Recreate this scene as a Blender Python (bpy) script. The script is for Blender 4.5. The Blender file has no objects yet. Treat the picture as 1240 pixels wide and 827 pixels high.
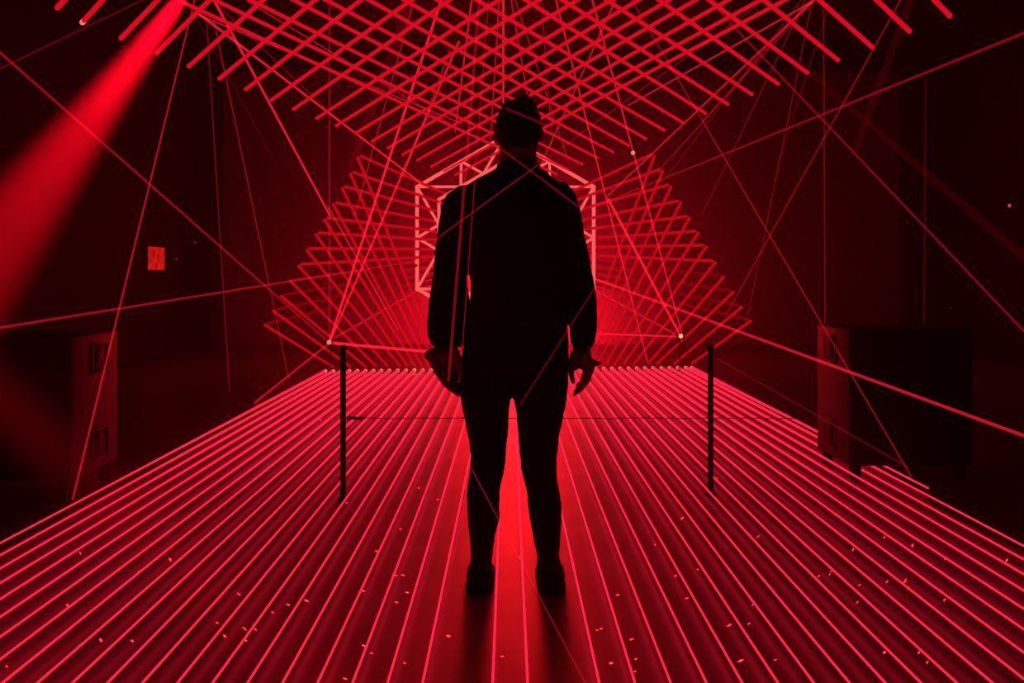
import bpy, bmesh, math, random
from mathutils import Vector, Matrix

random.seed(7)
sc = bpy.context.scene
COL = sc.collection

# ------------------------------------------------------------------ camera
F = 1202.0            # focal length in pixels of the 1240 px wide frame
EYE = 1.13            # camera height
VX, VY = 616.0, 332.0 # where the floor lines meet (horizon)
cam_d = bpy.data.cameras.new('camera')
cam = bpy.data.objects.new('camera', cam_d)
COL.objects.link(cam)
cam.location = (0, 0, EYE)
cam.rotation_euler = (math.pi / 2, 0, 0)
cam_d.sensor_width = 36
cam_d.lens = 36 * F / 1240
cam_d.shift_x = (620 - VX) / 1240
cam_d.shift_y = -(413.5 - VY) / 1240
cam_d.clip_start = 0.02
cam_d.clip_end = 200
sc.camera = cam


def P(px, py, y):
    """Point at distance y from the camera plane seen at pixel px, py."""
    return Vector(((px - VX) * y / F, y, EYE - (py - VY) * y / F))


# ------------------------------------------------------------------ materials
def new_mat(name):
    m = bpy.data.materials.new(name)
    m.use_nodes = True
    nt = m.node_tree
    nt.nodes.clear()
    out = nt.nodes.new('ShaderNodeOutputMaterial')
    return m, nt, out


def emit(name, col, strength=1.0):
    m, nt, out = new_mat(name)
    e = nt.nodes.new('ShaderNodeEmission')
    e.inputs[0].default_value = (*col, 1)
    e.inputs[1].default_value = strength
    nt.links.new(e.outputs[0], out.inputs[0])
    return m


def beam_mat(name, col, strength):
    m, nt, out = new_mat(name)
    e = nt.nodes.new('ShaderNodeEmission')
    e.inputs[0].default_value = (*col, 1)
    e.inputs[1].default_value = strength
    t = nt.nodes.new('ShaderNodeBsdfTransparent')
    a = nt.nodes.new('ShaderNodeAddShader')
    nt.links.new(e.outputs[0], a.inputs[0])
    nt.links.new(t.outputs[0], a.inputs[1])
    nt.links.new(a.outputs[0], out.inputs[0])
    return m


def pbr(name, col, rough=0.5, metal=0.0, spec=0.5, noise=0.0, scale=20.0, bump=0.0):
    m, nt, out = new_mat(name)
    b = nt.nodes.new('ShaderNodeBsdfPrincipled')
    b.inputs['Base Color'].default_value = (*col, 1)
    b.inputs['Roughness'].default_value = rough
    b.inputs['Metallic'].default_value = metal
    b.inputs['Specular IOR Level'].default_value = spec
    if noise or bump:
        tc = nt.nodes.new('ShaderNodeTexCoord')
        n = nt.nodes.new('ShaderNodeTexNoise')
        n.inputs['Scale'].default_value = scale
        n.inputs['Detail'].default_value = 4
        nt.links.new(tc.outputs['Object'], n.inputs['Vector'])
        if noise:
            mx = nt.nodes.new('ShaderNodeMixRGB')
            mx.inputs[1].default_value = (*[c * (1 - noise) for c in col], 1)
            mx.inputs[2].default_value = (*[c * (1 + noise) for c in col], 1)
            nt.links.new(n.outputs['Fac'], mx.inputs[0])
            nt.links.new(mx.outputs[0], b.inputs['Base Color'])
        if bump:
            bp = nt.nodes.new('ShaderNodeBump')
            bp.inputs['Strength'].default_value = bump
            bp.inputs['Distance'].default_value = 0.01
            nt.links.new(n.outputs['Fac'], bp.inputs['Height'])
            nt.links.new(bp.outputs[0], b.inputs['Normal'])
    nt.links.new(b.outputs[0], out.inputs[0])
    return m


M = {}
M['floor_tube'] = emit('floor_tube_glow', (1.0, 0.014, 0.046), 1.5)
M['lens'] = emit('lens_glow', (1.0, 0.16, 0.16), 1.2)
M['lens_warm'] = emit('warm_lens_glow', (1.0, 0.55, 0.06), 1.2)
M['lens_amber'] = emit('amber_lens_glow', (1.0, 0.38, 0.18), 1.2)
M['ceil_tube'] = emit('overhead_tube_glow', (1.0, 0.004, 0.020), 0.72)
M['wall_tube'] = emit('side_tube_glow', (1.0, 0.004, 0.014), 0.52)
M['wall_dim'] = emit('side_tube_dim_glow', (1.0, 0.003, 0.01), 0.20)
M['truss'] = emit('frame_glow', (1.0, 0.10, 0.10), 1.1)
M['floor'] = pbr('black_gloss_floor', (0.42, 0.42, 0.42), 0.42, 0.9, 0.5, noise=0.25, scale=3.0, bump=0.02)
M['wall'] = pbr('dark_wall', (0.022, 0.022, 0.022), 0.9, 0, 0.2, noise=0.4, scale=1.5)
M['drape'] = pbr('dark_drape', (0.22, 0.22, 0.22), 0.9, 0, 0.2, noise=0.3, scale=8)
M['black'] = pbr('black_paint', (0.006, 0.006, 0.006), 0.7, noise=0.3, scale=30)
M['case'] = pbr('speaker_case', (0.010, 0.010, 0.010), 0.6, noise=0.3, scale=40, bump=0.2)
M['metal'] = pbr('dark_metal', (0.03, 0.03, 0.03), 0.5, 0.5)
M['cloth'] = pbr('black_jacket_cloth', (0.024, 0.024, 0.024), 0.9, 0, 0.15, noise=0.3, scale=60, bump=0.3)
M['trouser'] = pbr('black_trouser_cloth', (0.020, 0.020, 0.020), 0.9, 0, 0.15, noise=0.3, scale=80, bump=0.3)
M['skin'] = pbr('skin', (0.30, 0.19, 0.14), 0.55, noise=0.1, scale=30)
M['hair'] = pbr('dark_hair', (0.010, 0.008, 0.007), 0.7, 0, 0.2, noise=0.4, scale=90, bump=0.6)
M['shoe'] = pbr('black_leather', (0.010, 0.010, 0.010), 0.5, 0, 0.3)
M['sole'] = pbr('black_rubber', (0.008, 0.008, 0.008), 0.8, 0, 0.2)
M['confetti'] = pbr('pale_foil', (0.95, 0.92, 0.92), 0.14, 1.0)
M['glass'] = pbr('dark_lens_glass', (0.02, 0.02, 0.02), 0.1)


# ------------------------------------------------------------------ helpers
def link(name, bm, mat, parent=None, smooth=True):
    me = bpy.data.meshes.new(name)
    bm.normal_update()
    bm.to_mesh(me)
    bm.free()
    if smooth:
        for p in me.polygons:
            p.use_smooth = True
    me.materials.append(mat)
    o = bpy.data.objects.new(name, me)
    COL.objects.link(o)
    if parent:
        o.parent = parent
    return o


def tag(o, label=None, cat=None, group=None, kind=None):
    if label: o['label'] = label
    if cat: o['category'] = cat
    if group: o['group'] = group
    if kind: o['kind'] = kind
    return o


def empty(name, loc=(0, 0, 0)):
    o = bpy.data.objects.new(name, None)
    o.empty_display_size = 0.1
    o.location = loc
    COL.objects.link(o)
    return o


def add_tube(bm, a, b, r0, r1=None, n=10, caps=True):
    a, b = Vector(a), Vector(b)
    if r1 is None: r1 = r0
    d = (b - a).normalized()
    up = Vector((0, 0, 1)) if abs(d.z) < 0.95 else Vector((1, 0, 0))
    u = d.cross(up).normalized()
    v = d.cross(u).normalized()
    ra, rb = [], []
    for i in range(n):
        t = 2 * math.pi * i / n
        k = u * math.cos(t) + v * math.sin(t)
        ra.append(bm.verts.new(a + k * r0))
        rb.append(bm.verts.new(b + k * r1))
    for i in range(n):
        j = (i + 1) % n
        bm.faces.new((ra[i], rb[i], rb[j], ra[j]))
    if caps:
        bm.faces.new(ra)
        bm.faces.new(rb[::-1])


def add_sphere(bm, c, r, sub=2, sx=1, sy=1, sz=1):
    mt = Matrix.Translation(Vector(c)) @ Matrix.Diagonal((r * sx, r * sy, r * sz, 1))
    bmesh.ops.create_icosphere(bm, subdivisions=sub, radius=1, matrix=mt)


def add_box(bm, lo, hi, bevel=0.0):
    lo, hi = Vector(lo), Vector(hi)
    c, s = (lo + hi) / 2, hi - lo
    r = bmesh.ops.create_cube(bm, size=1, matrix=Matrix.Translation(c) @ Matrix.Diagonal((*s, 1)))
    if bevel:
        es = set()
        for v in r['verts']:
            es.update(v.link_edges)
        bmesh.ops.bevel(bm, geom=list(es), offset=bevel, segments=2, affect='EDGES', profile=0.5)


def add_loft(bm, rings, n=28):
    """rings: (centre, half width x, half depth y) in order; closed at both ends."""
    prev = None
    for (c, hw, hd) in rings:
        c = Vector(c)
        cur = []
        for i in range(n):
            t = 2 * math.pi * i / n
            cs, sn = math.cos(t), math.sin(t)
            e = 0.85
            x = math.copysign(abs(cs) ** e, cs) * hw
            y = math.copysign(abs(sn) ** e, sn) * hd
            cur.append(bm.verts.new(c + Vector((x, y, 0))))
        if prev:
            for i in range(n):
                j = (i + 1) % n
                bm.faces.new((prev[i], prev[j], cur[j], cur[i]))
        else:
            bm.faces.new(cur[::-1])
        prev = cur
    bm.faces.new(prev)
    bmesh.ops.recalc_face_normals(bm, faces=bm.faces)


def chain(bm, pts, radii, n=10):
    for i in range(len(pts) - 1):
        add_tube(bm, pts[i], pts[i + 1], radii[i], radii[i + 1], n)
    for p, r in zip(pts, radii):
        add_sphere(bm, p, r, 2)


def remeshed(name, bm, mat, parent, voxel, smooth_it=2, disp=0.0, disp_scale=0.1):
    """Union of the pieces in bm as ONE continuous surface."""
    o = link(name, bm, mat, parent)
    r = o.modifiers.new('r', 'REMESH')
    r.mode = 'VOXEL'
    r.voxel_size = voxel
    if smooth_it:
        s = o.modifiers.new('s', 'SMOOTH')
        s.factor = 0.5
        s.iterations = smooth_it
    if disp:
        tx = bpy.data.textures.new(name + '_folds', 'CLOUDS')
        tx.noise_scale = disp_scale
        tx.noise_depth = 2
        d = o.modifiers.new('d', 'DISPLACE')
        d.texture = tx
        d.strength = disp
        d.mid_level = 0.1
        d.texture_coords = 'LOCAL'
    bpy.context.view_layer.update()
    dg = bpy.context.evaluated_depsgraph_get()
    me = bpy.data.meshes.new_from_object(o.evaluated_get(dg))
    o.modifiers.clear()
    old = o.data
    o.data = me
    me.name = name
    bpy.data.meshes.remove(old)
    if not me.materials: me.materials.append(mat)
    for p in me.polygons: p.use_smooth = True
    return o


ORD = ['', 'first', 'second', 'third', 'fourth', 'fifth', 'sixth', 'seventh', 'eighth', 'ninth', 'tenth', 'eleventh',
       'twelfth', 'thirteenth', 'fourteenth', 'fifteenth', 'sixteenth', 'seventeenth', 'eighteenth', 'nineteenth',
       'twentieth', 'twenty-first', 'twenty-second', 'twenty-third', 'twenty-fourth']

# ------------------------------------------------------------------ setting
RX, RXR, RY0, RY1, RZ = 4.6, 6.3, -3.0, 16.0, 4.4


def quadbox(name, lo, hi, mat):
    bm = bmesh.new()
    add_box(bm, lo, hi)
    return tag(link(name, bm, mat, smooth=False), kind='structure')


quadbox('floor', (-RX - .2, RY0 - .2, -0.2), (RXR + .2, RY1 + .2, 0.0), M['floor'])
quadbox('ceiling', (-RX - .2, RY0 - .2, RZ), (RXR + .2, RY1 + .2, RZ + .2), M['wall'])
quadbox('wall_left', (-RX - .2, RY0, 0), (-RX, RY1, RZ), M['wall'])
quadbox('wall_right', (RXR, RY0, 0), (RXR + .2, RY1, RZ), M['wall'])
quadbox('wall_back', (-RX, RY1, 0), (RXR, RY1 + .2, RZ), M['drape'])
quadbox('wall_front', (-RX, RY0 - .2, 0), (RXR, RY0, RZ), M['wall'])

# ------------------------------------------------------------------ floor tubes
TZ = 0.033


def far_y(x):
    return 11.42 + 0.10 * x


def tube_r(y):
    return 0.0034 + 0.0020 * max(0.0, y - 4.4)  # far widening puts the bloom of the light lines into the radius


left_x = [-0.043 - 0.094 * i for i in range(15)]
left_x += [left_x[-1] - 0.0895 * (i + 1) for i in range(8)]
right_x = [0.051 + 0.096 * i for i in range(14)]
right_x += [right_x[-1] + 0.0975 * (i + 1) for i in range(8)] + [2.15]
WARM = {('l', 6), ('l', 9), ('l', 12), ('l', 1), ('r', 1)}


def floor_tube(side, i, x):
    y0, y1 = 0.6, far_y(x)
    if (side, i) == ('l', 2) or (side, i) == ('r', 2):
        y0 = 3.90                                       # stops at the toe of the shoe
    if (side, i) == ('r', 23):
        y0 = 5.09
    bm = bmesh.new()
    segs = [y0, 3.0, 5.0, y1 - 0.02]
    segs = [s for s in segs if s >= y0]
    for a, b in zip(segs[:-1], segs[1:]):
        add_tube(bm, (x, a, TZ), (x, b, TZ), tube_r(a), tube_r(b), 8, caps=False)
    o = link('floor_light_tube', bm, M['floor_tube'])
    s = 'left' if side == 'l' else 'right'
    if (side, i) == ('r', 23):
        lab = 'short glowing red floor tube outside the others, ending near the right speaker cabinet'
    elif (side, i) == ('l', 23):
        lab = 'outermost glowing red floor tube on the left, beside the left speaker cabinet'
    elif i == 2:
        lab = f"glowing red floor tube running straight into the person's {s} shoe"
    elif i == 1:
        lab = f"{'left' if side == 'l' else 'right'} of the two glowing red floor tubes running between the person's feet"
    else:
        lab = f"glowing red floor tube, {ORD[i - 2]} outward from the tube that meets the person's {s} shoe"
    tag(o, lab, 'light tube', 'glowing red tubes along the floor')
    bm = bmesh.new()
    add_tube(bm, (x, y1 - 0.02, TZ), (x, y1 + 0.03, TZ), 0.02, 0.02, 14)
    add_sphere(bm, (x, y1 - 0.02, TZ), 0.017, 2, 1, .5, 1)
    e = link('end_lens', bm, M['lens_warm'] if (side, i) in WARM else M['lens'], o)
    e['label'] = 'bright round amber tip' if (side, i) in WARM else 'bright round pink tip'


for i, x in enumerate(left_x): floor_tube('l', i + 1, x)
for i, x in enumerate(right_x): floor_tube('r', i + 1, x)

# black cable lying across the tubes
bm = bmesh.new()
pts = [Vector((-1.21 + k * 0.14, 7.45 + 0.01 * math.sin(k * 1.3), TZ + 0.016 + 0.002 * math.sin(k * 2.1))) for k in range(25)]
for a, b in zip(pts[:-1], pts[1:]): add_tube(bm, a, b, 0.0038, 0.0038, 6)
cab = tag(link('cable', bm, M['black']), 'thin black cable lying straight across the glowing floor tubes', 'cable')
bm = bmesh.new()
add_tube(bm, pts[0] + Vector((0.0, 0, 0)), pts[0] + Vector((0.13, 0, 0)), 0.014, 0.011, 10)
link('plug', bm, M['black'], cab)

# ------------------------------------------------------------------ overhead tubes
HC = 1.25     # height of the overhead grid above the eye
A_ends = [(70, 9, 1.1), (100, 27, 1.1), (147, 46, 1.04), (190, 64, 1.0), (229, 80, .89), (266, 95, .82), (298, 108, .777),
          (329, 121, .715), (356, 132, .70), (384, 143, .65), (407.5, 152, .62), (431, 161, .60), (450.6, 171, .59),
          (470, 179, .59), (488, 187, .58), (505.5, 194, .575), (522.4, 201.6, .56), (538, 207, .54), (551, 212, .53)]
B_ends = [(1150, 19, 1.04), (1101, 37.5, .95), (1056, 57, .89), (1014.5, 72.5, .81), (977.5, 88, .74), (942, 101.5, .705),
          (910, 114, .65), (881, 126, .63), (854, 137, .63), (828, 149, .595), (804, 157.5, .574), (782, 168, .575), (761, 176, .56),
          (742, 184, .53), (723, 191, .52), (705, 199, .495), (689, 206, .48), (674, 211, .46)]


def overhead(ends, h, sgn, end_name):
    for k, (px, py, sl) in enumerate(ends):
        yf = F * h / (VY - py)
        a = P(px, py, yf)
        yn = 3.6
        qy = VY - F * h / yn
        qx = px + sgn * (py - qy) / sl
        b = P(qx, qy, yn)
        d = (b - a).normalized()
        bm = bmesh.new()
        add_tube(bm, a, b, 0.0125, 0.0088, 10)
        o = link('hanging_light_tube', bm, M['ceil_tube'])
        tag(o, f'glowing red overhead tube, {ORD[k + 1]} free {end_name} end from the top {end_name} corner',
            'light tube', f'overhead tubes with {end_name} ends')
        bm = bmesh.new()
        add_sphere(bm, a, 0.0132, 2)
        add_tube(bm, a - d * 0.008, a + d * 0.04, 0.0132, 0.0132, 10)
        link('end_cap', bm, M['lens'] if (k == 1 and sgn > 0) else M['ceil_tube'], o)


overhead(A_ends, HC, 1, 'left')
overhead(B_ends, HC + 0.035, -1, 'right')

# ------------------------------------------------------------------ slanting side tubes
EL = [(320, 393), (330, 376), (340, 358), (351, 339.5), (361, 321), (371, 302), (382, 283), (392.5, 265), (403, 246.5), (414, 227), (424, 209.5), (433, 190)]
TL = [404, 425, 443, 456, 470, 485, 494, 503, 511, 519, 527, 534]
ER = [(910, 388), (899, 371), (889, 353), (877, 334.5), (867, 317), (856, 298), (846, 281), (835.5, 263), (825, 244.5), (813, 225), (803, 206), (793, 188)]
TR = [837, 816, 795, 784, 767, 755, 744, 733, 723, 713, 704, 696]


def side_tubes(E, T, side, cx):
    s = 'left' if side < 0 else 'right'
    for k, ((ex, ey), tx) in enumerate(zip(E, T)):
        ye = 11.3 if side < 0 else 11.55
        yt = far_y((tx - VX) / F * 11.4) + 0.06
        a = P(ex, ey, ye)
        b = Vector(((tx - VX) * yt / F, yt, TZ + 0.04))
        bm = bmesh.new()
        add_tube(bm, a, b, 0.017, 0.013, 8)
        o = link('slanting_light_tube', bm, M['wall_tube'])
        tag(o, f'red tube slanting up from the {s} floor row, {ORD[k + 1]} from the lowest outer end',
            'light tube', f'slanting tubes on the {s}')
        # second fan running back behind the lit frame
        a2 = P(ex + (4 if side < 0 else -4), ey - 1, ye)
        cc = 0.40 if ey < 303 else 0.26
        b2 = P(cx, 302 + cc * (ey - 302), 14.2)
        bm = bmesh.new()
        add_tube(bm, a2, b2, 0.017, 0.02, 8)
        o = link('hanging_fan_tube', bm, M['wall_tube'] if ey < 325 else M['wall_dim'])
        tag(o, f'red tube of the {s} fan running behind the lit hexagon, {ORD[k + 1]} from the lowest',
            'light tube', f'fan tubes on the {s}')


side_tubes(EL, TL, -1, 590)
side_tubes(ER, TR, 1, 640)

# ------------------------------------------------------------------ hexagon frame
YH = 13.0
hc = (612.0, 288.0)


def hexpts(r):
    return [(hc[0] + r * math.sin(math.radians(60 * k)), hc[1] - r * math.cos(math.radians(60 * k))) for k in range(6)]


HO, HI = hexpts(123.5), hexpts(93.0)
root = empty('hexagon_frame', P(hc[0], 332 + EYE * F / YH, YH))
tag(root, 'large glowing pink hexagon lattice frame standing behind the person', 'light frame')


def part(name, bm, mat, parent):
    o = link(name, bm, mat)
    o.parent = parent
    o.matrix_parent_inverse = Matrix.Translation(-parent.location)
    return o


for nm, H_, r in (('outer_bar', HO, 0.024), ('inner_bar', HI, 0.021)):
    for k in range(6):
        bm = bmesh.new()
        a, b = P(*H_[k], YH), P(*H_[(k + 1) % 6], YH)
        add_tube(bm, a, b, r, r, 10)
        add_sphere(bm, a, r * 1.15, 2)
        part(nm, bm, M['truss'], root)
lerp = lambda a, b, t: (a[0] + (b[0] - a[0]) * t, a[1] + (b[1] - a[1]) * t)
for k in range(6):
    O0, O1, I0, I1 = HO[k], HO[(k + 1) % 6], HI[k], HI[(k + 1) % 6]
    om = lerp(O0, O1, .5)
    zig = [I0, lerp(I0, I1, 0.06), om, lerp(I0, I1, .94)]
    for a, b in ((O0, lerp(I0, I1, .33)), (lerp(I0, I1, .33), om), (om, lerp(I0, I1, .67)), (lerp(I0, I1, .67), O1)):
        bm = bmesh.new()
        add_tube(bm, P(*a, YH), P(*b, YH), 0.017, 0.017, 8)
        part('brace', bm, M['truss'], root)
bm = bmesh.new()
fx, fy0 = HO[3]
bz = P(fx, fy0, YH)
add_tube(bm, bz, (bz.x, YH, 0.05), 0.04, 0.04, 12)
add_box(bm, (bz.x - .3, YH - .25, 0), (bz.x + .3, YH + .25, .06), .01)
part('foot_stand', bm, M['black'], root)

# ------------------------------------------------------------------ posts
def post(px, base_py, top_py, label):
    y = EYE * F / (base_py - VY)
    p = P(px, base_py, y)
    h = EYE - (top_py - VY) * y / F
    root = empty('barrier_post', (p.x, y, 0))
    tag(root, label, 'post', 'black barrier posts on the floor')
    bm = bmesh.new(); add_tube(bm, (0, 0, 0.012), (0, 0, h), 0.0145, 0.0145, 16); link('pole', bm, M['black'], root)
    bm = bmesh.new(); add_tube(bm, (0, 0, 0), (0, 0, .008), .03, .028, 24); add_tube(bm, (0, 0, .008), (0, 0, .03), .02, .016, 16); link('base', bm, M['black'], root)
    bm = bmesh.new(); add_tube(bm, (0, 0, h - .012), (0, 0, h + .006), .019, .019, 16); add_sphere(bm, (0, 0, h + .006), .017, 2, 1, 1, .5); link('cap', bm, M['black'], root)


post(415.5, 606, 421, 'slim black barrier post standing among the floor tubes left of the person')
post(860.5, 599, 420, 'slim black barrier post standing among the floor tubes right of the person')

# ------------------------------------------------------------------ speaker cabinets
def cabinet(x0, x1, y0, y1, z0, z1, inner, label):
    root = empty('speaker_cabinet', ((x0 + x1) / 2, (y0 + y1) / 2, 0))
    L = root.location
    tag(root, label, 'speaker')
    def pt(name, bm, mat): return part(name, bm, mat, root)
    bm = bmesh.new(); add_box(bm, (x0, y0, z0), (x1, y1, z1), .012); pt('box', bm, M['case'])
    xi = x1 if inner > 0 else x0
    for zc in (z0 + .13 * (z1 - z0) + .04, z1 - .13):
        bm = bmesh.new()
        yc = (y0 + y1) / 2 + .04
        w, h, t = .105, .085, .014
        for lo, hi in (((yc - w, zc + h - t), (yc + w, zc + h)), ((yc - w, zc - h), (yc + w, zc - h + t)),
                       ((yc - w, zc - h), (yc - w + t, zc + h)), ((yc + w - t, zc - h), (yc + w, zc + h))):
            add_box(bm, (xi - .006, lo[0], lo[1]), (xi + .010 , hi[0], hi[1]), .002)
        hd = pt('side_handle', bm, M['metal'])
        bm = bmesh.new(); add_box(bm, (xi - .004, yc - w + t, zc - h + t), (xi + .003, yc + w - t, zc + h - t))
        pl = link('recess', bm, M['black'], hd)
    bm = bmesh.new(); add_box(bm, (x0 + .03, y0 - .012, z0 + .04), (x1 - .03, y0 + .004, z1 - .04), .006)
    pt('front_grille', bm, M['black'])
    for fx in (x0 + .05, x1 - .05):
        for fy in (y0 + .05, y1 - .05):
            bm = bmesh.new(); add_tube(bm, (fx, fy, 0), (fx, fy, z0 + .01), .03, .035, 12); pt('foot', bm, M['black'])


cabinet(-2.85, -2.165, 4.92, 5.5, .105, .82, +1, 'black speaker cabinet on short feet beside the left edge of the floor tubes')
cabinet(1.87, 2.55, 5.45, 6.02, .075, .83, -1, 'black speaker cabinet on short feet over the right floor tubes')

# ------------------------------------------------------------------ wall things
def wall_panel():
    y0, y1, z0, z1 = 12.55, 13.2, 1.165, 1.50
    root = empty('wall_sign', (-RX, (y0 + y1) / 2, z0))
    tag(root, 'small glowing red square panel high on the dark left wall', 'sign')
    bm = bmesh.new(); add_box(bm, (-RX, y0, z0), (-RX + .03, y1, z1), .004); part('frame', bm, M['black'], root)
    m, nt, out = new_mat('red_panel_glow')
    e = nt.nodes.new('ShaderNodeEmission'); tc = nt.nodes.new('ShaderNodeTexCoord'); n = nt.nodes.new('ShaderNodeTexNoise')
    n.inputs['Scale'].default_value = 9; n.inputs['Detail'].default_value = 5
    r = nt.nodes.new('ShaderNodeValToRGB')
    r.color_ramp.elements[0].position = .35; r.color_ramp.elements[0].color = (.35, .002, .004, 1)
    r.color_ramp.elements[1].position = .7; r.color_ramp.elements[1].color = (1, .015, .01, 1)
    nt.links.new(tc.outputs['Object'], n.inputs['Vector']); nt.links.new(n.outputs['Fac'], r.inputs[0])
    nt.links.new(r.outputs[0], e.inputs[0]); e.inputs[1].default_value = .9
    nt.links.new(e.outputs[0], out.inputs[0])
    bm = bmesh.new(); add_box(bm, (-RX + .03, y0 + .03, z0 + .02), (-RX + .036, y1 - .03, z1 - .02)); part('lit_face', bm, m, root)


wall_panel()
M['led'] = emit('tiny_led', (1, .06, .03), .9)
M['led_dim'] = emit('tiny_led_dim', (1, .02, .03), .18)


def led(px, py, side, r, mat, label):
    x = -RX if side < 0 else RXR
    y = x * F / (px - VX)
    p = P(px, py, y)
    bm = bmesh.new(); add_tube(bm, (x, y, p.z), (x - side * .02, y, p.z), r * 1.3, r * 1.3, 10)
    o = tag(link('indicator_light', bm, M['black']), label, 'indicator light')
    bm = bmesh.new(); add_sphere(bm, (x - side * .022, y, p.z), r, 2)
    link('bulb', bm, mat, o)


led(1225, 249, 1, .022, M['led'], 'tiny bright red indicator light high on the dark right wall')
led(1195, 479, 1, .014, M['led'], 'tiny red indicator light low on the right wall above the floor tube ends')
led(1153, 373, 1, .010, M['led_dim'], 'tiny dim red indicator light halfway up the right wall')
led(30, 479.5, -1, .013, M['led'], 'tiny red indicator light low on the left wall near the speaker cabinet')
led(211, 313.5, -1, .022, M['led_dim'], 'tiny dim red indicator light just right of the red wall panel')
led(234, 293.5, -1, .022, M['led_dim'], 'tiny dim red indicator light above and right of the red wall panel')


# ------------------------------------------------------------------ laser projectors
def projector(px, py, y, label, hang=False):
    p = P(px, py, y)
    root = empty('hanging_laser_projector' if hang else 'laser_projector', (p.x, y, 0 if not hang else RZ))
    tag(root, label, 'laser projector')
    bm = bmesh.new(); add_box(bm, (p.x - .045, y + .005, p.z - .04), (p.x + .045, y + .16, p.z + .045), .008); part('body', bm, M['black'], root)
    bm = bmesh.new(); add_sphere(bm, (p.x, y, p.z), .026, 2, 1, .5, 1); part('lens', bm, M['lens_amber'] if px > 800 else M['lens'], root)
    bm = bmesh.new()
    if hang: add_tube(bm, (p.x, y + .08, p.z + .04), (p.x, y + .08, RZ), .008, .008, 8)
    else:
        add_tube(bm, (p.x, y + .08, .01), (p.x, y + .08, p.z - .035), .006, .006, 10); add_tube(bm, (p.x, y + .08, 0), (p.x, y + .08, .015), .09, .08, 18)
    part('stand_pole', bm, M['black'], root)


projector(398.5, 414.5, 11.0, 'small laser projector with bright tip above the left end of the floor row')
projector(824.5, 407, 11.3, 'small laser projector with bright amber tip above the right end of the floor row')
projector(766.5, 185, 11.8, 'small bright pink lamp hanging right of the hexagon under the overhead tubes', True)

# ------------------------------------------------------------------ laser beams
BM = {}


def bmat(s):
    k = round(s, 3)
    if k not in BM:
        BM[k] = beam_mat(f'beam_glow_{len(BM)}', (1.0, 0.012, 0.035), k)
    return BM[k]


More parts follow.
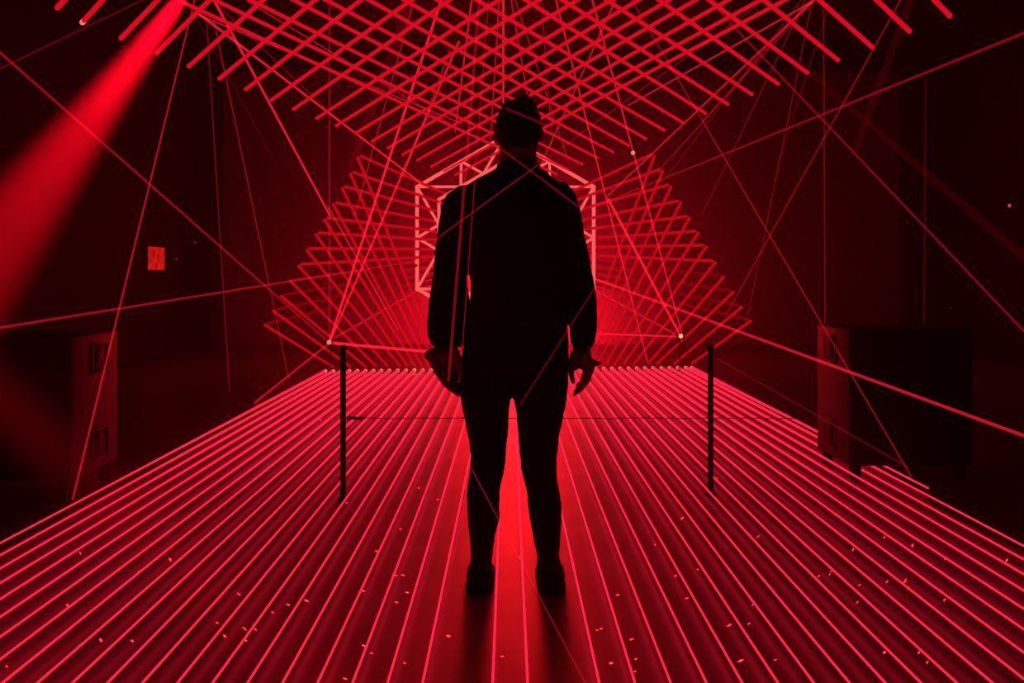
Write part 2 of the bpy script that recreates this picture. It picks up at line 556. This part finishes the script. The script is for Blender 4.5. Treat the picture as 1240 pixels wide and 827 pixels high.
BEAMS = [
    # x1,y1,d1, x2,y2,d2, radius mm, strength, label
    (243, -30, 7.0, 88, 605, 4.85, 5, .20, 'red beam dropping steeply from the top left onto the left speaker cabinet'),
    (251, -15, 7.0, 400, 262, 10.5, 10, .36, 'thick red beam running down right from the top left corner of the overhead tubes'),
    (397, 250, 10.4, 482, 400, 11.2, 7, .25, 'red beam crossing the left fan down toward the floor row'),
    (185, -6, 6, -20, 93, 5, 5, .045, 'faint red beam rising across the dark top left corner'),
    (-20, 46, 6, 398, 414, 11.0, 9, .12, 'red beam from the left projector up to the left edge past the red panel'),
    (-20, 400, 5.5, 505, 316, 12.5, 8, .14, 'nearly level red beam crossing the dark left side under the red panel'),
    (250, 20, 7.5, 278, 510, 9.5, 5, .07, 'faint near-vertical red beam left of the thick slanting beam'),
    (258, 20, 7.2, 350, 470, 10.5, 5, .11, 'thin red beam curving down between the left wall and the left fan'),
    (399, -10, 10.5, 399, 412, 11.0, 9, .10, 'vertical faint red beam rising straight from the left projector'),
    (399, 413, 11.0, 536, -5, 8.5, 12, .40, 'bright red beam from the left projector up through the overhead tubes, left of a twin'),
    (400, 413, 11.0, 556, 50, 9.5, 11, .30, 'red beam from the left projector up to the overhead tubes, right of its twin'),
    (398, 415, 11.0, 532, 427, 11.3, 16, .45, 'bright level red beam from the left projector toward the person'),
    (398, 416, 11.0, 308, 492, 8.6, 10, .20, 'red beam from the left projector down to the outermost left floor tubes'),
    (400, 412, 11.0, 506, 352, 12.9, 10, .18, 'red beam from the left projector up to the lower left hexagon corner'),
    (240, 16, 7.0, 510, 222, 11.5, 9, .36, 'red beam running along the free left ends of the overhead tubes to the hexagon'),
    (240, 18, 7.0, 560, 150, 10.8, 6, .22, 'red beam crossing the left half of the overhead tubes at a shallow slant'),
    (672, -5, 6.5, 784, 438, 11.4, 6, .30, 'thin bright red beam falling steeply right of the person to the floor row'),
    (716, -5, 7.0, 826, 405, 11.3, 8, .26, 'red beam falling from the overhead tubes to the right projector'),
    (824, 407, 11.3, 736, 240, 10.5, 13, .36, 'bright red beam from the right projector up left through the right fan'),
    (762, -5, 6.0, 1104, 578, 5.0, 3.5, .13, 'long thin red beam from the overhead tubes down to the right speaker cabinet'),
    (852, -6, 5.5, 1260, 422, 4.0, 5, .09, 'red beam slanting down through the dark upper right side'),
    (664, 317, 6.3, 1260, 535, 3.8, 7, .26, 'broad bright red beam descending from the hexagon to the right edge'),
    (720, 250, 12.0, 1260, 32, 4.6, 8, .10, 'red beam rising from the right fan to the dark right edge'),
    (997.5, 5, 7.5, 999, 398, 7.5, 4.5, .075, 'vertical thin red beam above the right speaker cabinet'),
    (1121, 95, 6.5, 1119, 390, 6.5, 6, .022, 'very faint vertical beam on the dark right side'),
    (1094, -6, 6.0, 880, 380, 9.0, 5, .10, 'red beam from the top right crossing down toward the right fan tips'),
    (985, -6, 7.0, 905, 385, 10.0, 4, .075, 'faint red beam from the right overhead tubes falling almost vertically'),
    (990, -4, 7.0, 735, 238, 11.0, 8, .22, 'red beam from the top right corner of the overhead tubes to the right fan tip'),
    (984, 2, 7.0, 760, 128, 10.5, 7, .26, 'red beam along the right half of the overhead tubes at a shallow slant'),
    (988, -2, 7.0, 790, 215, 11.0, 3.5, .14, 'thin red beam above the right fan slanting down left'),
    (978, -6, 7.0, 850, 260, 10.5, 3.5, .10, 'thin red beam behind the right overhead tube ends'),
    (826, 408, 11.3, 724, 404, 11.5, 10, .30, 'level red beam from the right projector toward the person'),
    (824, 408, 11.3, 722, 352, 12.6, 10, .20, 'red beam from the right projector up left to the hexagon'),
    (868, 434, 6.4, 1100, 566, 4.8, 4, .05, 'faint red beam sinking from the right barrier post across the right speaker cabinet'),
    (526, 291, 2.6, 915, 8, 3.6, 1.8, .09, "thin red beam passing up right in front of the person's back"),
    (596, 172, 3.3, 716, 262, 3.25, 2.6, .07, "thin red beam crossing the person's neck and right shoulder"),
    (612, 131, 3.30, 662, 152, 3.32, 4.5, .045, "short red beam slanting across the back of the person's head"),
    (581, -6, 3.1, 543, 462, 3.3, 4.5, .085, "broader near-vertical red beam in front of the person's left arm"),
    (592, -6, 3.0, 560, 420, 3.3, 1.6, .10, "hair-thin near-vertical red beam in front of the person's left side"),
    (566, 558, 3.3, 712, 833, 2.5, 1.6, .12, "thin red beam in front of the person's left leg slanting to the floor"),
    (722, 346, 3.35, 630, 490, 3.3, 2.5, .045, "faint thin red beam crossing the person's right hip"),
    (572, -6, 8.0, 551, 160, 10.8, 8, .26, 'near-vertical red beam through the overhead tubes left of the head'),
    (609.5, -6, 7.0, 609.5, 125, 9.5, 9, .36, 'thick vertical red beam through the overhead tubes above the head'),
    (605, -6, 8.0, 594, 170, 11.0, 6, .20, 'vertical red beam just left of the head among the overhead tubes'),
    (618, -6, 8.0, 648, 170, 11.0, 7, .18, 'red beam fanning down just right of the head among the overhead tubes'),
    (622, -6, 8.0, 690, 200, 11.5, 6, .14, 'red beam fanning down right toward the right end of the hexagon roof'),
    (748, -6, 8.0, 655, 200, 11.5, 8, .22, 'red beam from upper right falling to the hexagon roof beside the head'),
    (655, -6, 8.5, 668, 165, 11.2, 4, .14, 'thin steep red beam right of the head among the overhead tubes'),
    (500, 5, 8.5, 430, 260, 11.0, 6, .16, 'red beam falling from the overhead tubes to the left fan top'),
    (545, 60, 9.0, 488, 215, 11.0, 6, .18, 'short red beam falling through the left overhead tubes to the hexagon corner'),
    (1008, -6, 7.0, 940, 205, 9.5, 3, .05, 'very thin red beam behind the third overhead tube from the top right corner'),
    (975, -6, 7.0, 780, 250, 11.0, 3, .09, 'thin red beam slanting left across the inner right overhead tube ends'),
    (1105, -6, 5.0, 1035, 185, 6.0, 22, .010, 'broad very faint hazy beam under the outer right overhead tubes'),
    (955, 66, 6.5, 1250, 320, 4.6, 20, .009, 'broad very faint hazy beam sinking across the dark upper right'),
    (500, -6, 7.5, 425, 205, 10.5, 40, .020, 'broad faint hazy beam behind the left overhead tubes'),
    (228, 4, 7.0, 330, 190, 9.5, 2.5, .05, 'very thin red beam left of the thick slanting beam near the left wall'),
    (262, 5, 7.0, 440, 175, 10.5, 3, .10, 'thin red beam under the left overhead tubes toward the left fan top'),
    (300, 2, 7.0, 545, 150, 10.8, 5, .20, 'red beam among the left overhead tubes, doubling the shallow slanting one'),
    (850, 148, 10.5, 985, -4, 7.0, 6, .10, 'red beam passing over the free right tube ends to the top right'),
]
for (x1, y1, d1, x2, y2, d2, r, s, lab) in BEAMS:
    bm = bmesh.new()
    a, b = P(x1, y1, d1), P(x2, y2, d2)
    a.z = max(a.z, .012); b.z = max(b.z, .012)
    n = 6
    for i in range(n):
        add_tube(bm, a.lerp(b, i / n), a.lerp(b, (i + 1) / n), r / 1000, r / 1000, 8, caps=False)
    o = tag(link('laser_ray', bm, bmat(s)), lab, 'laser beam', 'red laser beams', 'thing')
    o.visible_shadow = True

# ------------------------------------------------------------------ spotlights
def spotlight(pos, target, power, angle, blend, radius, label):
    pos, target = Vector(pos), Vector(target)
    d = (target - pos).normalized()
    q = d.to_track_quat('-Z', 'Y')
    root = empty('hanging_spotlight', pos)
    tag(root, label, 'spotlight')
    back = pos - d * 0.03
    bm = bmesh.new()
    add_tube(bm, back, back - d * .28, radius * 1.25, radius * .9, 24)
    add_sphere(bm, back - d * .28, radius * .9, 2)
    part('body', bm, M['black'], root)
    bm = bmesh.new()
    add_tube(bm, back + d * .004, back - d * .02, radius * 1.1, radius * 1.1, 24)
    part('lens', bm, M['glass'], root)
    bm = bmesh.new()
    side = d.cross(Vector((0, 0, 1))).normalized()
    c = back - d * .15
    for s in (-1, 1):
        add_tube(bm, c + side * s * radius * 1.4, c + side * s * radius * 1.4 + Vector((0, 0, .3)), .012, .012, 8)
    add_tube(bm, c + side * radius * 1.4 + Vector((0, 0, .3)), c - side * radius * 1.4 + Vector((0, 0, .3)), .012, .012, 8)
    add_tube(bm, c + Vector((0, 0, .3)), Vector((c.x, c.y, RZ)), .015, .015, 8)
    part('yoke', bm, M['black'], root)
    ld = bpy.data.lights.new('spot_lamp', 'SPOT')
    ld.energy = power
    ld.color = (1.0, 0.001, 0.012)
    ld.spot_size = math.radians(angle)
    ld.spot_blend = blend
    ld.shadow_soft_size = radius
    lo = bpy.data.objects.new('spot_lamp', ld)
    COL.objects.link(lo)
    lo.location = pos + d * .02
    lo.rotation_euler = q.to_euler()
    lo.parent = root
    lo.matrix_parent_inverse = Matrix.Translation(-root.location)


SPOT1 = spotlight(P(229, -14, 4.5), P(5, 285, 3.6), 130000, 14, 1.0, .03, 'red spotlight above the top left corner throwing a broad hazy beam')
SPOT2 = spotlight(P(-900, -320, 3.4), P(420, 860, 1.4), 260000, 1.5, 1.0, .03, 'red spotlight off the left edge throwing a faint beam to the floor')

# big round flood added unseen behind the person to redden the floor's reflection
M['added_flood_face'] = emit('added_flood_glow', (1.0, 0.007, 0.010), 34.0)
M['added_wash_face'] = emit('added_wash_glow', (1.0, 0.004, 0.02), 1000.0)
fp = P(626, 300, 14.9)
root = empty('added_flood_lamp', (fp.x, 14.9, 0))
tag(root, 'large round red flood lamp added unseen behind the person and the hexagon', 'added lamp')
bm = bmesh.new(); add_tube(bm, fp + Vector((0, .02, 0)), fp + Vector((0, .22, 0)), .74, .5, 40); part('housing', bm, M['black'], root)
bm = bmesh.new(); add_tube(bm, fp, fp + Vector((0, .018, 0)), .68, .68, 40); part('lit_face', bm, M['added_flood_face'], root)
bm = bmesh.new()
for sx in (-1, 1):
    add_tube(bm, (fp.x + sx * .5, 15.05, 0), (fp.x + sx * .2, 15.05, fp.z - .55), .025, .025, 10)
part('stand', bm, M['black'], root)
# wash lamp added unseen behind the person to make the back drape glow
root = empty('added_wash_lamp', (.1, 14.65, 0))
tag(root, 'low red wash lamp added unseen behind the person to light the back drape', 'added lamp')
bm = bmesh.new(); add_box(bm, (-.4, 14.55, 0), (.6, 14.71, .16), .01); part('housing', bm, M['black'], root)
bm = bmesh.new(); add_box(bm, (-.36, 14.712, .04), (.56, 14.72, .14)); part('lit_face', bm, M['added_wash_face'], root)

# ------------------------------------------------------------------ haze
bm = bmesh.new()
add_box(bm, (-RX + .02, RY0 + .02, .004), (RXR - .02, RY1 - .02, RZ - .02))
m, nt, out = new_mat('thin_stage_haze')
v = nt.nodes.new('ShaderNodeVolumeScatter')
v.inputs['Color'].default_value = (1, 1, 1, 1)
v.inputs['Density'].default_value = 0.0040
v.inputs['Anisotropy'].default_value = 0.6
nt.links.new(v.outputs[0], out.inputs['Volume'])
hz = link('haze', bm, m, smooth=False)
tag(hz, 'thin red-lit stage haze filling the dark hall', 'haze', kind='stuff')

# ------------------------------------------------------------------ confetti
CONF = [(97, 671), (82, 735), (8, 809), (160, 778), (122, 777), (206, 679), (168, 694), (263, 756), (272, 772), (289, 721),
        (297, 777), (309, 764), (296, 763), (349, 734), (330, 743), (478, 698), (488, 698), (493, 719), (440, 717), (456, 669),
        (485, 642), (450, 793), (490, 805), (543, 772), (585, 745), (608, 797), (441, 784), (480, 731), (418, 824), (371, 729),
        (748, 722), (723, 765), (728, 763), (769, 815), (740, 805), (770, 800), (765, 776), (818, 699), (793, 661), (832, 726),
        (826, 629), (827, 652), (845, 691), (883, 759), (912, 734), (907, 757), (918, 651), (897, 802), (939, 801), (665, 789),
        (632, 668), (630, 677), (1033, 667), (1007, 693), (1005, 697), (1041, 710), (1074, 706), (1096, 705), (1100, 714),
        (1144, 728), (1038, 731), (992, 699), (1113, 792), (1071, 792), (1123, 804), (1145, 678), (1105, 662), (1071, 652),
        (1219, 680), (388, 509), (835, 482), (1012, 624), (507, 592), (530, 606), (420, 610), (868, 580)]
for (px, py) in CONF:
    y = EYE * F / (py - VY)
    p = P(px, py, y)
    r = random.uniform(.003, .0065)
    a = random.uniform(0, 3.1)
    bm = bmesh.new()
    c0 = Vector((p.x, y, .0045))
    nrm = ((Vector((0, 0, EYE)) - c0).normalized() + (fp - c0).normalized()).normalized()
    nrm = (nrm + Vector((random.uniform(-.03, .03), random.uniform(-.03, .03), 0))).normalized()
    mt = Matrix.Translation(c0) @ nrm.to_track_quat('Z', 'Y').to_matrix().to_4x4() @ Matrix.Rotation(a, 4, 'Z')
    k = [(-1.3, -.8), (-.2, -1), (1.2, -.7), (1.4, .5), (.3, 1), (-1.1, .8)]
    lo_ = [bm.verts.new(mt @ Vector((u * r, w_ * r, -.0004))) for u, w_ in k]
    hi_ = [bm.verts.new(mt @ Vector((u * r, w_ * r, .0004))) for u, w_ in k]
    bm.faces.new(hi_); bm.faces.new(lo_[::-1])
    for q in range(6): bm.faces.new((lo_[q], lo_[(q + 1) % 6], hi_[(q + 1) % 6], hi_[q]))
    o = link('confetti_flake', bm, M['confetti'], smooth=False)
    tag(o, 'tiny glinting confetti flake lying on the glossy black floor between tubes', 'confetti', 'confetti flakes on the floor')

# ------------------------------------------------------------------ person
DP = 3.519
S = DP / F


def W(px, py, dy=0.0):
    return Vector(((px - VX) * S, DP + dy, EYE - (py - VY) * S))


def rings(rows):
    """rows: left px, right px, py, half depth m, depth offset m"""
    out = []
    for (l, r, y, hd, dy) in rows:
        out.append((W((l + r) / 2, y, dy), (r - l) / 2 * S, hd))
    return out


person = empty('person', W(624, 718))
person.location.z = 0
tag(person, "person in dark jacket and trousers standing with back turned, arms hanging at sides", 'person')


def child(name, bm, mat, voxel, parent=person, **k):
    o = remeshed(name, bm, mat, None, voxel, **k)
    o.parent = parent
    o.matrix_parent_inverse = Matrix.Translation(-person.location)
    return o


# body: head, neck, trunk, limbs, hands in one surface
bm = bmesh.new()
add_loft(bm, rings([(622, 644, 120, .03, .01), (613, 646, 125, .06, .01), (607, 650, 132, .078, .01), (604, 653, 141, .09, .01),
                    (602.5, 654.5, 151, .095, .012), (602, 654, 160, .096, .014), (602.5, 653, 168, .094, .018), (604, 651.5, 176, .088, .022),
                    (606, 650, 183, .078, .03), (611, 645, 190, .06, .04), (618, 638, 195, .035, .055)]))
add_loft(bm, rings([(606, 649, 172, .055, 0), (605.5, 649.5, 185, .056, 0), (605, 650, 197, .058, 0), (602, 654, 206, .065, 0), (592, 664, 214, .075, 0), (580, 676, 224, .085, 0)]))
# ears, nose, brow, lips, chin (face looks away from the camera)
for (ex, ey) in ((600.5, 164), (654.5, 160)):
    add_sphere(bm, W(ex, ey, .01), .030, 2, .33, .6, 1.0)
add_sphere(bm, W(628, 162, .122), .018, 2, .8, 1.0, 1.1)
add_tube(bm, W(628, 149, .104), W(628, 162, .124), .010, .014, 10)
for sx in (-1, 1): add_tube(bm, W(628 + sx * 3, 147, .102), W(628 + sx * 16, 148, .088), .010, .008, 8)
add_tube(bm, W(621, 175, .107), W(635, 175, .107), .008, .008, 8)
add_tube(bm, W(622, 178.5, .105), W(634, 178.5, .105), .008, .008, 8)
add_sphere(bm, W(628, 190, .095), .022, 2, 1.1, .9, .8)
# trunk under clothes
add_loft(bm, rings([(585, 670, 222, .075, 0), (556, 686, 240, .09, 0), (556, 686, 290, .10, 0), (577, 684, 350, .09, 0), (574, 682, 400, .095, 0), (572, 682, 450, .09, 0)]))
# limbs under clothes
chain(bm, [W(556, 244), W(548, 320), W(541, 372, .0), W(541, 418, .0)], [.040, .033, .030, .022])
chain(bm, [W(686, 246), W(697, 320), W(705, 375, .0), W(705, 421, .0)], [.040, .033, .030, .022])
chain(bm, [W(593, 455), W(591, 560), W(586, 612, .02), W(582, 690, .05)], [.070, .045, .042, .028])
chain(bm, [W(653, 455), W(652, 560), W(659, 612, .02), W(665, 690, .05)], [.070, .045, .042, .028])
for fxp in (580, 667): chain(bm, [W(fxp, 700, .02), W(fxp, 706, .10), W(fxp, 711, .18)], [.026, .026, .018])
# left hand: palm against the thigh, fingers pointing down and in
HL = -.035
chain(bm, [W(543, 416, 0), W(540, 426, -.015), W(535, 435, HL)], [.026, .030, .026])
chain(bm, [W(545, 418, -.01), W(549, 430, HL), W(550, 440, HL)], [.024, .027, .022])
chain(bm, [W(534, 424, -.02), W(520, 428, HL), W(518.5, 430, HL)], [.022, .0150, .0130])
for pts_, dy in (((( 524, 433), (531, 448), (541, 463), (556, 475)), -.050), (((532, 436), (539, 453), (548, 466), (559, 473)), -.030),
                 (((541, 438), (547, 453), (553, 464), (560, 469)), -.010), (((549, 438), (553, 450), (557, 459), (561, 464)), .012)):
    chain(bm, [W(538, 427, dy * .6 + HL * .4)] + [W(px, py, dy + HL * .4) for px, py in pts_], [.018, .0130, .0118, .0106, .0085])
chain(bm, [W(552, 424, -.06), W(558, 437, -.085), W(559, 448, -.09), W(559, 456, -.088)], [.016, .0125, .0110, .0085])
# right hand
chain(bm, [W(706, 419, 0), W(707, 430, 0), W(708, 441, 0)], [.024, .028, .024])
chain(bm, [W(703, 422, .005), W(698, 434, .01), W(697, 443, .012)], [.024, .026, .018])
chain(bm, [W(706, 428, -.028), W(707, 441, -.03)], [.018, .017]); chain(bm, [W(706, 428, .028), W(707, 441, .03)], [.018, .017])
chain(bm, [W(707, 430, -.035), W(716, 440, -.043), W(712, 452, -.045), W(705, 461, -.04), W(699.5, 465, -.033)], [.018, .0135, .0122, .0108, .0088])
chain(bm, [W(707, 430, -.012), W(713.5, 446, -.015), W(711, 459, -.015), W(704, 469, -.012), W(696, 477, -.010)], [.018, .0140, .0128, .0108, .0072])
chain(bm, [W(706, 430, .012), W(711, 446, .014), W(708, 459, .014), W(703, 468, .012), W(697, 475, .010)], [.018, .0135, .0124, .0108, .0085])
chain(bm, [W(707, 431, .035), W(715, 438, .040), W(722, 441, .044), W(727, 441.5, .046)], [.018, .0130, .0108, .0080])
chain(bm, [W(702, 427, .01), W(693.5, 438, .02), W(692, 450, .022), W(694, 463, .018)], [.018, .0145, .0118, .0085])
body = child('body', bm, M['skin'], .0040, smooth_it=3)

# hair: short, brushed up to a point
bm = bmesh.new()
add_loft(bm, rings([(634.5, 638.5, 115, .008, .0), (626, 643.5, 120, .03, .0), (614, 647, 125, .06, .0), (607.5, 650.5, 132, .082, -.002),
                    (603.5, 653.5, 140, .096, -.002), (601.5, 655, 149, .100, -.006), (601, 655.5, 158, .094, -.014), (603.5, 653.5, 167, .082, -.024),
                    (606, 650, 175, .06, -.030), (611, 645, 181, .03, -.035)]))
for k in range(26):
    a = random.uniform(-1, 1); b = random.uniform(-.7, .7)
    p = W(628 + a * 20, 127 + 5 * a * a, b * .05)
    chain(bm, [p, p + Vector((.010 + random.uniform(-.004, .006), random.uniform(-.005, .005), .014))], [.008, .003], 6)
child('hair', bm, M['hair'], .004, smooth_it=1, disp=.004, disp_scale=.02)

# jacket
bm = bmesh.new()
add_loft(bm, rings([(603, 652.5, 198, .066, 0), (601.5, 654.5, 205, .072, 0), (592, 663, 211, .080, .0), (575, 673, 219, .092, .0), (560, 688, 229, .105, 0),
                    (547, 697, 240, .115, 0), (545, 696, 258, .128, 0), (553, 692, 285, .132, 0), (566, 689, 320, .128, 0), (571.5, 689, 345, .122, 0), (570, 690, 372, .126, 0), (567, 690, 392, .130, 0)]))
add_loft(bm, rings([(556, 576, 226, .045, 0), (541, 578, 236, .065, 0), (536.5, 574, 248, .070, 0), (533.5, 570, 263, .070, 0), (530.5, 567, 282, .066, 0),
                    (527.5, 565.5, 305, .062, 0), (525.5, 565, 328, .060, .0), (524, 565, 345, .060, 0), (521.5, 566.5, 358, .061, -.004), (519.5, 569, 371, .060, .0),
                    (518.5, 569, 390, .056, .0), (519, 567, 405, .052, .0), (521.5, 564, 414, .046, .0), (525, 561, 419, .036, .0)]))
add_loft(bm, rings([(664, 684, 222, .045, 0), (664, 695, 233, .065, 0), (666, 700.5, 248, .070, 0), (668, 703.5, 263, .070, 0), (672, 707, 285, .066, 0),
                    (676, 712, 308, .062, 0), (680, 715.5, 330, .060, 0), (684, 718.5, 345, .060, 0), (687, 721.5, 362, .061, -.004), (689, 722.5, 384, .058, 0),
                    (691, 721.5, 402, .052, .006), (692.5, 719, 415, .046, .006), (696, 716, 421, .036, .006)]))
child('jacket', bm, M['cloth'], .0055, smooth_it=2, disp=.006, disp_scale=.07)

# trousers
bm = bmesh.new()
add_loft(bm, rings([(572, 686, 380, .112, 0), (567, 687.5, 400, .118, 0), (563, 687.5, 420, .122, 0), (560, 688, 440, .122, 0), (559.5, 686, 452, .10, 0), (566, 676, 458, .06, 0)]))
add_loft(bm, rings([(562, 619, 420, .095, 0), (558, 620, 445, .098, 0), (557, 620, 460, .098, 0), (558, 619, 479, .094, 0), (561, 616.5, 494, .090, .0), (565, 614.5, 515, .084, .0),
                    (569, 613, 535, .078, 0), (570.5, 612.5, 550, .074, 0), (570, 611, 566, .072, .0), (568, 607, 583, .072, .006), (566, 604.5, 597, .074, .01), (565.7, 604, 610, .074, .014),
                    (567, 604, 629, .070, .02), (568, 600.5, 641, .066, .025), (569, 598, 654, .062, .03), (570, 596, 670, .058, .04), (570.5, 594.5, 681, .056, .045), (569, 595, 689, .056, .05), (567, 596, 694, .056, .05)]))
add_loft(bm, rings([(620, 684, 420, .095, 0), (621, 687, 445, .098, 0), (621, 687.5, 460, .098, 0), (622, 686, 479, .094, 0), (625, 683.5, 494, .090, .0), (627.5, 679, 514, .084, .0),
                    (629, 675.5, 535, .078, 0), (630, 673.5, 550, .074, 0), (632, 672.7, 566, .072, .0), (636, 674, 583, .072, .006), (639, 677.5, 597, .074, .01), (640, 679, 610, .074, .014),
                    (642.5, 680, 629, .070, .02), (645, 679, 643, .066, .025), (649, 677.5, 664, .062, .03), (651.5, 677, 676, .058, .04), (652, 679, 685, .056, .045), (651.5, 682, 693, .056, .05), (651.5, 682.5, 696, .056, .05)]))
child('trousers', bm, M['trouser'], .0055, smooth_it=2, disp=.006, disp_scale=.06)

# shoes
def shoe(l, r, lw):
    cx = (l + r) / 2
    root_bm = bmesh.new()
    hw = (r - l) / 2 * S
    x = W(cx, 700).x
    y0 = DP + .0
    rows = []
    for (dy, w, h) in ((-.015, .70, .060), (.0, .92, .078), (.03, .98, .092), (.06, .95, .098), (.10, .93, .085), (.15, 1.0, .066), (.20, 1.04, .052), (.245, .92, .042), (.275, .6, .03)):
        rows.append((y0 + dy, hw * w, h))
    n = 20
    prev = None
    for (yy, w, h) in rows:
        cur = []
        for i in range(n):
            t = 2 * math.pi * i / n
            zz = .018 + (h - .018) * (0.5 + 0.5 * math.sin(t))
            f = 1.0 if math.sin(t) < .2 else (1 - .35 * (math.sin(t) - .2))
            cur.append(root_bm.verts.new((x + math.cos(t) * w * f, yy, zz)))
        if prev:
            for i in range(n):
                j = (i + 1) % n
                root_bm.faces.new((prev[i], prev[j], cur[j], cur[i]))
        else: root_bm.faces.new(cur[::-1])
        prev = cur
    root_bm.faces.new(prev)
    bmesh.ops.recalc_face_normals(root_bm, faces=root_bm.faces)
    o = link('shoe', root_bm, M['shoe'])
    o.parent = person
    o.matrix_parent_inverse = Matrix.Translation(-person.location)
    sb = bmesh.new()
    bot, top = [], []
    out = [(rows[0][0] - .004, 0)] + [(yy, w * 1.03) for yy, w, h in rows] + [(rows[-1][0] + .012, 0)]
    outline = [(x + w, yy) for yy, w in out] + [(x - w, yy) for yy, w in out[-2:0:-1]]
    for (xx, yy) in outline:
        bot.append(sb.verts.new((xx, yy, 0.0))); top.append(sb.verts.new((xx, yy, .026)))
    for i in range(len(bot)):
        j = (i + 1) % len(bot)
        sb.faces.new((bot[i], bot[j], top[j], top[i]))
    sb.faces.new(bot[::-1]); sb.faces.new(top)
    s2 = link('sole', sb, M['sole'], o, smooth=False)


shoe(564, 597.5, 0)
shoe(651.5, 685.5, 0)

# ------------------------------------------------------------------ world and view
w = bpy.data.worlds.new('dark_world')
sc.world = w
w.use_nodes = True
w.node_tree.nodes['Background'].inputs[0].default_value = (0, 0, 0, 1)
w.node_tree.nodes['Background'].inputs[1].default_value = 0
vs = sc.view_settings
sc.display_settings.display_device = 'sRGB'
vs.view_transform = 'Standard'
vs.look = 'None'
vs.exposure = 0.0
vs.gamma = 1.0
vs.use_curve_mapping = False
cy = sc.cycles
cy.max_bounces = 6
cy.diffuse_bounces = 2
cy.glossy_bounces = 3
cy.volume_bounces = 0
cy.transparent_max_bounces = 64
cy.use_denoising = True
cy.use_light_tree = True
cy.sample_clamp_indirect = 4
cy.caustics_reflective = False
cy.caustics_refractive = False
